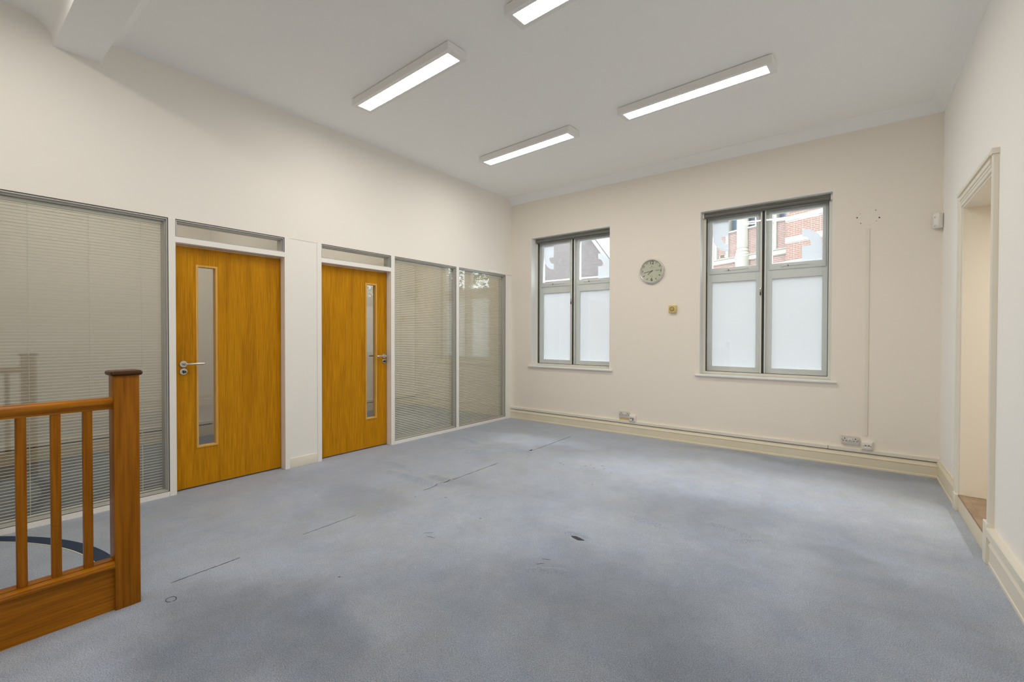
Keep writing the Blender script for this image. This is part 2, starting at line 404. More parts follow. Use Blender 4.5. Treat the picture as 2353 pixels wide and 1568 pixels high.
for i, p in enumerate(fm.v):
    c = wear_daylight_at(p[0], p[1]) if -4.6 < p[0] < 1 and p[1] > -.3 else (1, 1, 1)
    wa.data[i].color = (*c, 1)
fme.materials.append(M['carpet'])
floor = bpy.data.objects.new('floor', fme); COL.objects.link(floor); ORG['floor'] = (0, 0, 0)
struct(floor, 'worn blue-grey carpet covering the whole floor, rippled and stained', 'floor')
of = MB().box(XFAR, XL - .085, YF, 2.29, -.01, .004).box(XFAR, XL - .085, 2.37, YB, -.01, .004)
struct(of.build('floor', 'office_carpet', org=(-5.6, 2, 0)), 'darker blue carpet in the small offices behind the screen', 'floor')
# carpet joins, tears and the inlaid curved border
def floor_strip(name, pts, wd, mat, label, lift=0.0012):
    mb = MB(); L = []; Rr = []
    for i, p in enumerate(pts):
        a = pts[max(0, i - 1)]; b = pts[min(len(pts) - 1, i + 1)]
        d = Vector((b[0] - a[0], b[1] - a[1])).normalized(); nn = (-d.y, d.x); wv = wd[i] if isinstance(wd, list) else wd
        L.append((p[0] + nn[0] * wv / 2, p[1] + nn[1] * wv / 2)); Rr.append((p[0] - nn[0] * wv / 2, p[1] - nn[1] * wv / 2))
    for a, b in zip(L, Rr):
        za, zb = floor_z(*a) + lift, floor_z(*b) + lift
        mb.v += [(a[0], a[1], za), (b[0], b[1], zb), (a[0], a[1], -0.003), (b[0], b[1], -0.003)]
    k = len(pts)
    for i in range(k - 1):
        c, d = 4 * i, 4 * (i + 1)
        mb.f += [(c, c + 1, d + 1, d), (c, d, d + 2, c + 2), (c + 1, c + 3, d + 3, d + 1)]
    mb.f += [(0, 2, 3, 1), (4 * k - 4, 4 * k - 3, 4 * k - 1, 4 * k - 2)]
    o = mb.build(name, mat, floor); o['label'] = label
    return o
def seam_x(y): return -2.855 - 0.0262 * (y - 0.77)
def seam(y0, y1, wd, n=26):
    pts = [(seam_x(y0 + (y1 - y0) * i / n) + random.uniform(-.0015, .0015), y0 + (y1 - y0) * i / n) for i in range(n + 1)]
    ws = [wd * (0.25 + 0.75 * random.random()) for _ in pts]; ws[0] = ws[-1] = wd * .1
    floor_strip('carpet_seam', pts, ws, 'seam', 'thin dark join in the carpet')
seam(0.78, 1.12, .006); seam(1.5, 1.9, .004); seam(2.55, 3.56, .007); seam(4.12, 5.10, .006)
floor_strip('carpet_tear', [(-2.96, 4.10), (-2.955, 4.15), (-2.965, 4.20), (-2.975, 4.24)], [.004, .022, .018, .003], 'seam', 'dark open slit where the carpet join lifts')
floor_strip('carpet_tear', [(-1.485, 2.556), (-1.455, 2.552), (-1.42, 2.545), (-1.385, 2.55)], [.004, .026, .030, .004], 'seam', 'small dark hole torn in the carpet')
# dents and scuffs pressed into the pile
for (x, y, ln) in ((-2.426, 3.956, .02), (-2.377, 3.934, .018), (-2.182, 4.029, .025), (-2.151, 4.091, .018), (-2.078, 4.015, .02), (-2.048, 4.134, .025), (-1.987, 4.049, .02), (-1.875, 3.977, .018),
                   (-2.138, 2.407, .022), (-2.885, 4.026, .018), (-2.813, 3.902, .015), (-2.634, 2.547, .03), (-1.858, 3.559, .018), (-2.839, 2.412, .015), (-2.217, 1.357, .014), (-1.444, 2.136, .05), (-1.444, 2.2, .05), (-1.419, 2.09, .03), (-2.25, 2.022, .06), (-2.19, 1.987, .06)):
    a = random.uniform(-.5, .3) + .6
    floor_strip('carpet_mark', [(x - ln / 2 * math.cos(a), y - ln / 2 * math.sin(a)), (x, y), (x + ln / 2 * math.cos(a), y + ln / 2 * math.sin(a))], [.001, .0065 if ln < .04 else .004, .001], 'scuff', 'small dark dent in the carpet pile', .0008)
floor_strip('carpet_mark', [(-2.678 + .026 * math.cos(t), .733 + .021 * math.sin(t)) for t in [2 * PI * i / 18 for i in range(18)]], .004, 'scuff', 'small ring-shaped dent in the carpet beside the newel post', .0008)
AC = (-3.348, -0.932)
def arc(r, a0, a1, n=40): return [(AC[0] + r * math.cos(math.radians(a0 + (a1 - a0) * i / n)), AC[1] + r * math.sin(math.radians(a0 + (a1 - a0) * i / n))) for i in range(n + 1)]
floor_strip('carpet_border', arc(1.565, 131, 77), .075, 'navy', 'curved navy carpet border strip', .0015)
floor_strip('carpet_edging', arc(1.522, 131, 77), .007, 'pale_line', 'thin pale edging inside the navy border', .002)

# ceiling with its beam
ceil = struct(B(-7.0, 3.0, YF - .2, 6.1, ZC, ZC + .2).build('ceiling', 'ceil', org=(0, 0, ZC)), 'plain white ceiling with a plastered beam at the left', 'ceiling')
ORG['ceiling'] = (0, 0, ZC)
prof = [(.20, ZC + .01), (.30, 3.446), (.375, 3.442), (.443, 3.434), (.483, 3.418), (.518, 3.392), (.549, 3.346), (.559, 3.274), (.800, 3.271), (.825, 3.345), (.845, 3.395), (.868, 3.428), (.905, 3.446), (1.0, ZC + .01)]
MB().prism(prof, 'x', XL - .02, 0.95).build('beam', 'ceil', ceil, smooth=32)

# back wall with two window openings
WZ0, WZ1 = 0.845, 2.785
W1 = (-4.016, -2.712); W2 = (-1.550, -0.250)
TB = 0.30
mb = MB()
mb.box(-7.0, W1[0], YB, YB + TB, -.6, ZC + .2).box(W1[1], W2[0], YB, YB + TB, -.6, ZC + .2).box(W2[1], 3.0, YB, YB + TB, -.6, ZC + .2)
for wq in (W1, W2):
    mb.box(wq[0], wq[1], YB, YB + TB, -.6, WZ0 - .001).box(wq[0], wq[1], YB, YB + TB, WZ1, ZC + .2)
wall_back = struct(mb.build('wall_back', 'paint_back_shaded', org=(0, YB, 0)), 'warm white plastered wall holding the two windows and the clock', 'wall')
ORG['wall_back'] = (0, YB, 0)
# marks of a removed round fitting on the back wall
cx, cz, rr = 0.027, 2.478, 0.088
MB().lathe((cx, cz), [(rr + .002, YB + .002), (rr + .002, YB - .0007), (rr - .002, YB - .0007), (rr - .002, YB + .002)], 'y', 48).build('ring_mark', 'trunk', wall_back)
for (u, z, r) in ((-.055, 2.478, .006), (.118, 2.453, .0065), (.088, 2.53, .004), (-.03, 2.512, .003), (-.025, 2.418, .0045), (.094, 2.425, .003)):
    MB().cyl((u, z), r, 'y', YB - .0012, YB + .003, 10).build('screw_hole', 'ink', wall_back)

# left wall: plaster above, flush white screen framing below
XT = XL - .13
mb = B(XT, XL, YF, YB, ZH, ZC + .05).box(XT, XL, YF, -1.45, 0, ZH)
wall_left = struct(mb.build('wall_left', 'paint', org=(XL, 0, 0)), 'long plastered wall above the glazed office screen', 'wall')
ORG['wall_left'] = (XL, 0, 0)
PR = .003
for (y0, y1) in ((-1.45, -1.40), (1.202, 1.250), (2.125, 2.173), (2.454, 2.501), (3.369, 3.421), (4.453, 4.505), (5.53, YB)):
    B(XT, XL + PR, y0, y1, 0, ZH).build('post', 'frame_white', wall_left, bevel=.0015, seg=1)
for (y0, y1) in ((-1.40, 1.202), (3.421, 4.453), (4.505, 5.53)):
    B(XT, XL + PR, y0, y1, 0, .040).build('bottom_rail', 'frame_white', wall_left, bevel=.0015, seg=1)
B(XT, XL - .004, 2.173, 2.454, 0, ZH).build('panel', 'frame_white', wall_left)
B(XL - .01, XL + .004, 2.173, 2.454, 0, .098).build('panel_skirting', 'casing', wall_left, bevel=.003)
B(XL - .01, XL + .010, 5.10, YB, 2.243, 2.276).build('head_trim', 'frame_white', wall_left, bevel=.003)

# rooms behind the screen
wf = struct(B(XFAR - .2, XFAR, YF, YB, 0, ZC + .05).build('wall_far', 'paint', org=(XFAR, 0, 0)), 'plain wall of the small offices seen through the screen glass', 'wall')
struct(B(XFAR, XT, 2.29, 2.37, 0, ZC + .02).build('wall_divider', 'paint', org=(XFAR, 2.3, 0)), 'cross wall between the two small offices behind the panel', 'wall')
bbf = struct(MB().prism([(XFAR, 0), (XFAR + .022, 0), (XFAR + .022, .125), (XFAR + .012, .14), (XFAR, .14)], 'y', YF, 2.29).build('baseboard_far', 'cream', org=(XFAR, 0, 0)), 'cream skirting board behind the wide blind of the left office', 'skirting')
struct(MB().prism([(XFAR, 0), (XFAR + .022, 0), (XFAR + .022, .125), (XFAR + .012, .14), (XFAR, .14)], 'y', 2.37, YB).build('baseboard_far', 'cream', org=(XFAR, 3, 0)), 'cream skirting board in the right office behind the second door', 'skirting')
for (ya, yb_, lb) in ((YF, 2.29, 'left office behind the wide blind'), (2.37, YB, 'right office behind the narrower blinds')):
    ft = root('cable_trunking', (XFAR, (ya + yb_) / 2, .14)); tag(ft, 'pale cable trunking along the far wall of the ' + lb, 'trunking')
    B(XFAR, XFAR + .024, ya, yb_, .152, .190).build('trunking_length', 'trunk', ft)
    B(XFAR, XFAR + .014, ya, yb_, .1405, .152).build('shadow_gap', 'dark_gap', ft)
struct(B(-7.0, 3.0, YF - .2, YF, 0, ZC + .05).build('wall_front', 'paint', org=(0, YF, 0)), 'plain wall behind the viewpoint, opposite the windows', 'wall')

# right wall (slightly skewed) with a doorway
DW0, DW1, DZ0, DZ1 = 0.99, 1.90, 0.12, 2.245
TR = .16
mb = MB()
mb.box(-.05, DW0 - .013, -TR, 0, 0, ZC + .05).box(DW1 + .013, 8.25, -TR, 0, 0, ZC + .05).box(DW0 - .013, DW1 + .013, -TR, 0, DZ1 + .013, ZC + .05).box(DW0, DW1, -TR, 0, 0, DZ0 - .012)
mb.xform(RW)
wall_right = struct(mb.build('wall_right', 'paint_right_lit', org=RW(0, 0, 0)), 'warm white plastered wall with the open doorway', 'wall')
# the passage beyond the doorway
hall = MB().box(DW0 - .6, 3.2, -1.9, -TR, DZ0 - .05, DZ0).box(DW0 + .002, DW1 - .002, -TR, -.004, DZ0 - .012, DZ0).xform(RW)
struct(hall.build('floor', 'brown_carpet', org=RW(1.4, -.5, 0)), 'worn brown carpet on the raised passage floor past the doorway', 'floor')
mb = MB().box(DW0 - .08, DW0, -1.9, -TR, DZ0, 2.6).box(DW0, 3.2, -1.95, -1.85, DZ0, 2.6).box(3.1, 3.2, -1.9, -TR, DZ0, 2.6).box(DW0 - .1, 3.2, -1.95, -TR, 2.26, 2.6)
mb.xform(RW)
struct(mb.build('wall_passage', 'paint', org=RW(1.4, -.9, 0)), 'beige side wall and ceiling of the passage past the doorway', 'wall')
# doorway casing
dr = root('door_3', RW(1.445, 0, 0)); struct(dr, 'open doorway with moulded cream casing and raised threshold', 'doorway')
def rwb(name, mat, args, parent, bevel=.002):
    mb = MB()
    for a in args: mb.box(*a)
    mb.xform(RW)
    return mb.build(name, mat, parent, bevel=bevel, seg=1)
def rwp(name, mat, poly, axis, a0, a1):
    mb = MB().prism(poly, axis, a0, a1)          # built in (w, n, z)
    mb.xform(RW)
    return mb.build(name, mat, dr)
CP = [(0, -.01), (.073, -.01), (.073, .012), (.069, .017), (.050, .017), (.047, .021), (.034, .021), (.030, .027), (.004, .027), (0, .023)]   # (from outer edge, n)
rwp('casing', 'casing', [(DW0 - .085 + a, n) for a, n in CP], 'z', 0, DZ1 + .085)
rwp('casing', 'casing', [(DW1 + .085 - a, n) for a, n in CP], 'z', .235, DZ1 + .085)
rwp('casing', 'casing', [(n, DZ1 + .085 - a) for a, n in CP], 'x', DW0 - .012, DW1 + .012)
rwb('casing_cap', 'casing', [(DW0 - .09, DW1 + .052, .0, .030, DZ1 + .098, DZ1 + .118), (DW1 + .052, DW1 + .09, .0, .032, DZ1 + .086, DZ1 + .118)], dr, 0)
rwb('lining', 'casing', [(DW0 - .014, DW0, -TR, .008, DZ0, DZ1 + .014), (DW1, DW1 + .014, -TR, .008, DZ0, DZ1 + .014), (DW0 - .014, DW1 + .014, -TR, .008, DZ1, DZ1 + .014)], dr)
rwb('plinth_block', 'casing', [(DW1 + .006, DW1 + .088, -.005, .034, 0, .235)], dr)
rwb('plinth_block', 'casing', [(DW0 - .088, DW0 - .006, -.005, .032, 0, .125)], dr)
rwb('threshold_board', 'cream', [(DW0 - .006, DW1 + .006, -.012, .010, 0, DZ0 - .006)], dr)
rwb('carpet_nosing', 'brown_carpet', [(DW0, DW1, -.03, .014, DZ0 - .008, DZ0 + .006)], dr, .004)

# cornices (coves)
def cove(n=8, drop=.098, run=.09):
    pts = [(0.0, ZC - drop - .006), (.006, ZC - drop - .006), (.006, ZC - drop)]
    for i in range(n + 1):
        t = PI / 2 * i / n
        pts.append((.006 + (run - .006) * (1 - math.cos(t)), ZC - drop + (drop - .004) * math.sin(t)))
    pts += [(run + .006, ZC - .004), (run + .006, ZC + .004), (0, ZC + .004)]
    return pts
MB().prism([(YB - a, z) for a, z in cove()], 'x', XL, XR0 + .02).build('trim_1', 'ceil', org=(-2, YB, 3.34), smooth=30)
struct(bpy.data.objects['trim_1'], 'plaster cove cornice along the top of the window wall', 'cornice')
mb = MB().prism([(a, z) for a, z in cove()], 'y', 0, 8.15)      # local: x = n, y = w
mb.xform(lambda a, b, z: RW(b, a, z))
struct(mb.build('trim_2', 'ceil', org=RW(3, 0, 3.34), smooth=30), 'plaster cove cornice along the top of the doorway wall', 'cornice')

# skirting boards
def skirt(h=.142): return [(0, 0), (.024, 0), (.024, .016), (.020, .020), (.020, h - .045), (.024, h - .040), (.024, h - .036), (.012, h - .012), (.010, h), (0, h)]
struct(MB().prism([(YB - a, z) for a, z in skirt()], 'x', XL + .004, XR0).build('baseboard_back', 'cream', org=(-2, YB, 0)), 'cream moulded skirting board under the windows', 'skirting')
mb = MB().prism(skirt(.175), 'y', .02, DW0 - .088); mb.xform(lambda a, b, z: RW(b, a, z))
struct(mb.build('baseboard_right', 'cream', org=RW(.4, 0, 0)), 'short cream skirting between the far corner and the doorway', 'skirting')
mb = MB().prism(skirt(.150), 'y', DW1 + .088, 8.15); mb.xform(lambda a, b, z: RW(b, a, z))
struct(mb.build('baseboard_right', 'casing', org=RW(4, 0, 0)), 'long cream skirting running from the doorway towards the viewer', 'skirting')
mb = MB().prism([(0, .158), (.030, .158), (.034, .163), (.034, .205), (.028, .212), (0, .212)], 'y', DW1 + .088, 4.6); mb.xform(lambda a, b, z: RW(b, a, z))
tag(mb.build('cable_trunking', 'casing', org=RW(4, 0, .15)), 'pale cable trunking above the long skirting right of the doorway', 'trunking')

# ================================================================== glazed screens and blinds
def screen(n, y0, y1, label):
    r = root('window_%d' % n, (XL - .05, (y0 + y1) / 2, .04)); struct(r, label, 'glazed screen')
    z0, z1 = .040, ZH
    mb = MB().ring('x', (y0 + .002, y1 - .002, z0, z1 - .002), (y0 + .011, y1 - .011, z0 + .010, z1 - .014), XL - .030, XL - .006)
    mb.ring('x', (y0 + .002, y1 - .002, z0, z1 - .002), (y0 + .020, y1 - .020, z0 + .018, z1 - .026), XL - .118, XL - .028)
    mb.build('frame', 'alu', r, bevel=.001, seg=1)
    B(XL - .040, XL - .034, y0 + .006, y1 - .006, z0 + .004, z1 - .006).build('pane', 'glass', r)
    B(XL - .104, XL - .098, y0 + .006, y1 - .006, z0 + .004, z1 - .006).build('pane', 'glass', r)
    MB().ring('x', (y0 + .0005, y1 - .0005, z0 - .001, z1), (y0 + .003, y1 - .003, z0 + .002, z1 - .004), XL - .02, XL - .001).build('dark_gap', 'dark_gap', r)  # black ring paints the shadow gap around the frame
    return r
def blind(y0, y1, cords, label, tilt=0.0):
    xc = XL - .069
    r = root('venetian_blind', (xc, (y0 + y1) / 2, .058)); tag(r, label, 'blind', 'white venetian blinds inside the glazed screen')
    B(xc - .012, xc + .012, y0, y1, 2.186, 2.208).build('headrail', 'slat', r, bevel=.002, seg=1)
    B(xc - .010, xc + .010, y0, y1, .060, .069).build('bottom_rail', 'slat', r, bevel=.002, seg=1)
    # a slat: thin, faintly crowned strip
    mb = MB(); hw = .0082
    cr = [(-hw, 0), (-hw / 2, .0008), (0, .0011), (hw / 2, .0008), (hw, 0)]
    mb.prism([(a, b) for a, b in cr] + [(a, b - .0005) for a, b in reversed(cr)], 'y', y0 - (y0 + y1) / 2, y1 - (y0 + y1) / 2)
    first = mb.build('slat', 'slat', r, local=True)
    n = 97; pitch = (2.176 - .084) / (n - 1)
    for k in range(n):
        o = first if k == 0 else first.copy()
        if k: COL.objects.link(o); o.parent = r
        o.location = (0, 0, .084 - .058 + k * pitch)
        o.rotation_euler = (0, math.radians(tilt + random.uniform(-1.5, 1.5)), 0)
    for y in cords:
        mb = MB()
        for sx in (-.0088, .0088): mb.box(xc + sx - .0008, xc + sx + .0008, y - .0011, y + .0011, .066, 2.19)
        mb.build('ladder_cord', 'cord', r)
    return r
screen(3, -1.40, 1.202, 'wide glazed screen left of the first door, behind the railing')
blind(-1.375, 1.172, [-1.1, -.6, -.09, .435, .742, 1.045], 'wide white venetian blind in the screen left of the first door')
screen(4, 3.421, 4.453, 'tall glazed screen right beside the second door')
blind(3.446, 4.423, [3.56, 3.93, 4.30], 'white venetian blind in the tall screen beside the second door', 23)
screen(5, 4.505, 5.53, 'tall glazed screen next to the far left corner')
blind(4.530, 5.500, [4.63, 4.97, 5.34], 'white venetian blind in the tall screen by the far corner', 26)

# ================================================================== doors in the screen
DXF = XL - .078                                 # face of the leaves
def door(n, y0, y1, vy0, vy1, hy, hand, label):
    r = root('door_%d' % n, (DXF, (y0 + y1) / 2, 0)); struct(r, label, 'door')
    x0, x1 = DXF - .044, DXF
    z0, z1 = .012, 2.040
    vz0, vz1 = .335, 1.895
    leaf = MB().ring('x', (y0 + .003, y1 - .003, z0, z1), (vy0 + .010, vy1 - .010, vz0 + .010, vz1 - .010), x0, x1).build('leaf', 'door', r, bevel=.0015, seg=1)
    MB().ring('x', (vy0, vy1, vz0, vz1), (vy0 + .017, vy1 - .017, vz0 + .017, vz1 - .017), x0 - .006, x1 + .006).build('glazing_bead', 'bead', leaf, bevel=.003, seg=2)
    B(x0 + .018, x1 - .018, vy0 + .012, vy1 - .012, vz0 + .012, vz1 - .012).build('vision_pane', 'glass', leaf)
    for sx, xf in ((1, x1), (-1, x0)):
        def X(a): return xf + sx * a
        h = MB().lathe((hy, 1.057), [(.029, X(-.001)), (.029, X(.006)), (.0265, X(.009)), (.011, X(.009)), (.010, X(.012))], 'x', 28).build('handle', 'steel', leaf, smooth=40)
        pts = [(X(.008), hy, 1.057), (X(.040), hy, 1.057), (X(.052), hy + hand * .004, 1.057), (X(.057), hy + hand * .016, 1.057), (X(.057), hy + hand * .06, 1.0575), (X(.056), hy + hand * .115, 1.058), (X(.052), hy + hand * .135, 1.058)]
        MB().tube(pts, .0092, 14).build('lever', 'steel', h, smooth=50)
        e = MB().lathe((hy, .995), [(.029, X(-.001)), (.029, X(.005)), (.0265, X(.008)), (.004, X(.008))], 'x', 28).build('escutcheon', 'steel', leaf, smooth=40)
        B(min(X(.007), X(.0095)), max(X(.007), X(.0095)), hy - .004, hy + .004, .978, 1.004).build('keyhole', 'black', e)
        if sx > 0:
            mk = MB().box(X(.008), X(.030), hy - .0015, hy + .0015, .996, 1.002)
            mk.cyl((hy + .004, .992), .011, 'x', X(.026), X(.029), 16)
            mk.build('key', 'dark_steel', e)
    # transom and fanlight over the leaf
    t = B(XT, XL + PR, y0, y1, 2.050, 2.096).build('transom', 'frame_white', r, bevel=.0015, seg=1)
    B(XL - .12, DXF + .006, y0, y0 + .006, 0, 2.05).build('door_stop', 'frame_white', r)
    fl = MB().ring('x', (y0 + .002, y1 - .002, 2.096, ZH - .002), (y0 + .011, y1 - .011, 2.104, ZH - .013), XL - .030, XL - .006)
    fl.ring('x', (y0 + .002, y1 - .002, 2.096, ZH - .002), (y0 + .020, y1 - .020, 2.104, ZH - .024), XL - .110, XL - .028)
    fl = fl.build('fanlight_frame', 'alu', r, bevel=.001, seg=1)
    B(XL - .040, XL - .034, y0 + .006, y1 - .006, 2.098, ZH - .005).build('fanlight_pane', 'glass', fl)
    MB().ring('x', (y0 + .0005, y1 - .0005, 2.096, ZH), (y0 + .003, y1 - .003, 2.098, ZH - .004), XL - .02, XL - .001).build('dark_gap', 'dark_gap', fl)  # painted shadow gap again, around the fanlight
    return r
door(1, 1.250, 2.125, 1.4126, 1.577, 1.322, 1, 'oak veneer door left of the white panel, handle on its left edge')
door(2, 2.501, 3.369, 3.071, 3.226, 3.326, -1, 'oak veneer door right of the white panel, handle on its right edge')

# ================================================================== windows in the back wall
def window(n, wq, label, film):
    x0, x1 = wq; xm = (x0 + x1) / 2
    r = root('window_%d' % n, (xm, YB + .15, WZ0)); struct(r, label, 'window')
    # plastered reveal lining
    y0 = YB
    mb = MB().box(x0 + .0004, x0 + .006, y0 + .0008, y0 + .125, WZ0, WZ1 - .0065).box(x1 - .006, x1 - .0004, y0 + .0008, y0 + .125, WZ0, WZ1 - .0065).box(x0 + .0004, x1 - .0004, y0 + .0008, y0 + .125, WZ1 - .006, WZ1 - .0004)
    mb.build('reveal', 'white', r)
    # sill board with a rounded nose
    B(x0 - .047, x1 + .047, y0 - .034, y0 + .0005, WZ0 - .024, WZ0).build('window_sill', 'white', r, bevel=.007, seg=3)
    B(x0 + .0005, x1 - .0005, y0 - .004, y0 + .12, WZ0 - .02, WZ0 - .0005).build('sill_board', 'white', r)
    ys = y0 + .118
    # secondary glazing: surround, two sliding panes, meeting stiles
    MB().ring('y', (x0 + .004, x1 - .004, WZ0, WZ1 - .006), (x0 + .040, x1 - .040, WZ0 + .030, WZ1 - .05), ys, ys + .040).build('secondary_frame', 'sec_paint', r, bevel=.003, seg=1)
    sf = MB().ring('y', (x0 + .040, x1 - .040, WZ0 + .030, WZ1 - .05), (x0 + .046, x1 - .046, WZ0 + .034, WZ1 - .056), ys + .006, ys + .040).build('secondary_track', 'dark_gap', r)
    st = B(xm - .026, xm - .010, ys + .008, ys + .020, WZ0 + .030, WZ1 - .05).build('meeting_stile', 'sec_paint', r, bevel=.002, seg=1)
    B(xm - .010, xm + .012, ys + .014, ys + .026, WZ0 + .030, WZ1 - .05).build('brush_seal', 'dark_gap', r)
    B(xm + .012, xm + .026, ys + .020, ys + .034, WZ0 + .030, WZ1 - .05).build('meeting_stile', 'win_paint', r, bevel=.002, seg=1)
    B(x0 + .038, xm - .012, ys + .012, ys + .016, WZ0 + .028, WZ1 - .048).build('secondary_pane', 'win_glass', r)
    B(xm + .014, x1 - .038, ys + .026, ys + .030, WZ0 + .028, WZ1 - .048).build('secondary_pane', 'win_glass', r)
    # catch on the meeting stile
    c = B(xm - .030, xm - .014, ys - .006, ys + .009, 1.80, 1.845).build('catch', 'steel', st, bevel=.003)
    B(xm - .028, xm - .016, ys - .008, ys + .004, 1.762, 1.80).build('catch_lever', 'dark_steel', st, bevel=.003)
    # timber casements
    yc = y0 + .19
    MB().ring('y', (x0, x1, WZ0, WZ1), (x0 + .052, x1 - .052, WZ0 + .045, WZ1 - .050), yc, yc + .09).build('outer_frame', 'win_paint', r)
    B(xm - .022, xm + .022, yc + .006, yc + .085, WZ0 + .045, WZ1 - .05).build('mullion', 'win_paint', r)
    za, zb, zc, zd = .936, 1.949, 2.117, 2.679
    for (a, b, ga, gb) in ((x0 + .045, xm - .020, x0 + .094, xm - .081), (xm + .020, x1 - .045, xm + .081, x1 - .098)):
        cs = MB().ring('y', (a, b, WZ0 + .035, WZ1 - .042), (ga, gb, za, zd), yc + .004, yc + .05)
        cs.box(ga, gb, yc + .004, yc + .05, zb, zc)
        cs = cs.build('casement', 'win_paint', r, bevel=.0025, seg=1)
        up = MB().ring('y', (ga - .034, gb + .034, zc - .070, zd + .030), (ga, gb, zc, zd), yc - .010, yc + .005).build('fanlight_sash', 'win_paint', cs, bevel=.004, seg=2)
        B(ga - .004, gb + .004, yc + .024, yc + .028, zc - .004, zd + .004).build('upper_pane', 'win_glass', cs)
        B(ga - .004, gb + .004, yc + .024, yc + .028, za - .004, zb + .004).build('frosted_pane', 'frost', cs)
        gw, gh = gb - ga, zd - zc
        def Pn(u, v): return (ga + u * gw, zd - v * gh)
        if a < xm - .1:
            poly = [Pn(.005, 0), Pn(.37, 0), Pn(.37, .325)]
            poly += [Pn(.20, .325)] + [Pn(.37 - .17 * math.cos(t), .325 + .18 * math.sin(t)) for t in [PI / 2 * i / 10 for i in range(1, 11)]]
            poly += [Pn(.37, .65)] + [Pn(.37 - .365 * math.sin(t), .30 + .35 * math.cos(t)) for t in [PI / 2 * i / 14 for i in range(1, 15)]]
        else:
            poly = [Pn(.60, 1), Pn(.995, 1), Pn(.995, .70)]
            poly += [Pn(.60 + .395 * math.cos(t), .70 - .335 * math.sin(t)) for t in [PI / 2 * i / 14 for i in range(1, 15)]]
            poly += [Pn(.60, .505)] + [Pn(.60 + .175 * math.sin(t), .69 - .185 * math.cos(t)) for t in [PI / 2 * i / 10 for i in range(1, 11)]]
            poly += [Pn(.60, .69)]
        MB().prism(poly, 'y', yc + .0225, yc + .0238).build('window_film', 'film', cs)
        # peg stay lying along the bottom of the opening light
        sx = ga + .28 * gw if a < xm - .1 else ga + .22 * gw; sgn = 1
        mb = MB().tube([(sx, yc - .018, zc - .034), (sx + .24, yc - .018, zc - .030)], .0035, 8)
        rx = sx + (.255 if a < xm - .1 else -.014)
        mb.tube([(rx + .012 * math.cos(t), yc - .018, zc - .031 + .012 * math.sin(t)) for t in [2 * PI * q / 14 for q in range(15)]], .003, 6)
        stay = mb.build('window_stay', 'win_paint', cs)
        B(sx + .05, sx + .058, yc - .024, yc - .008, zc - .040, zc - .026).build('stay_peg', 'dark_steel', stay)
    return r
window(1, W1, 'two-light white window left of the clock, lower panes frosted', True)
window(2, W2, 'two-light white window right of the clock, lower panes frosted', True)

def roller(wq, label):
    x0, x1 = wq; yc, zc = YB + .094, WZ1 - .045
    r = root('roller_blind', ((x0 + x1) / 2, yc, zc - .03)); tag(r, label, 'roller blind', 'rolled-up grey roller blinds')
    MB().cyl((yc, zc), .022, 'x', x0 + .03, x1 - .03, 28).build('fabric_roll', 'roller', r, smooth=40)
    B(x0 + .034, x1 - .034, yc + .008, yc + .018, zc - .032, zc - .014).build('bottom_bar', 'roller', r, bevel=.003)
    for a in (x0 + .008, x1 - .026):
        B(a, a + .018, yc - .024, yc + .022, zc - .026, zc + .036).build('bracket', 'pvc', r, bevel=.004)
    return r
roller(W1, 'grey rolled-up roller blind at the top of the window left of the clock')
roller(W2, 'grey rolled-up roller blind at the top of the window right of the clock')

# ================================================================== ceiling lights
def light(mat):
    r = root('ceiling_light', (0, 0, 0))
    L, Wd, Ht = 1.285, .188, .066
    hb = MB().ring('z', (-L / 2, L / 2, -Wd / 2, Wd / 2), (-L / 2 + .044, L / 2 - .044, -Wd / 2 + .034, Wd / 2 - .034), -Ht, -Ht + .014)
    hb.box(-L / 2, L / 2, -Wd / 2, Wd / 2, -Ht + .014, -.005)
    hb.build('housing', 'lamp_body', r, local=True)
    B(-L / 2 + .012, L / 2 - .012, -Wd / 2 + .012, Wd / 2 - .012, -.0055, 0).build('shadow_line_plate', 'dark_steel', r, local=True)  # dark plate paints the shadow line between housing and ceiling
    B(-L / 2 + .043, L / 2 - .043, -Wd / 2 + .033, Wd / 2 - .033, -Ht + .003, -Ht + .012).build('diffuser', mat, r, local=True)
    dm = r.children[-1].data if r.children[-1].name.startswith('diffuser') else [c for c in r.children if c.name.startswith('diffuser')][0].data
    dm.materials.append(M['lamp_body'])
    for p in dm.polygons: p.material_index = 0 if p.normal.z < -.5 else 1
    return r
proto = light('lamp'); dim = light('lamp_dim')
LIGHTS = [(-3.036, 2.462, -2.3, 'white ceiling light panel nearest the beam, above the first door'),
          (-3.016, 4.155, -2.9, 'white ceiling light panel nearest the far left corner'),
          (-1.200, 4.070, -2.9, 'white ceiling light panel furthest right, in front of the right window'),
          (-1.213, 2.388, -2.4, 'white ceiling light panel cut off by the top edge of the picture'),
          (-3.030, 0.185, -2.5, 'white ceiling light panel over the railing, past the beam'),
          (-1.210, 0.105, -2.5, 'white ceiling light panel over the viewpoint, past the beam'),
          (-5.62, 0.9, -90, 'added unseen ceiling light panel inside the left office behind the screen'),
          (-5.62, 4.0, -90, 'added unseen ceiling light panel inside the right office behind the screen'),
          (1.55, 3.9, -90, 'added unseen ceiling light panel inside the passage past the doorway')]
DIM = {6, 7, 8}  # unseen lights added to brighten the offices and the passage
for i, (x, y, a, lb) in enumerate(LIGHTS):
    src = dim if i in DIM else proto
    o = src if i in (0, 6) else copy_tree(src)
    o.location = (x, y, ZC if i != 8 else 2.26); o.rotation_euler = (0, 0, math.radians(a))
    tag(o, lb, 'ceiling light', 'surface-mounted ceiling light panels')

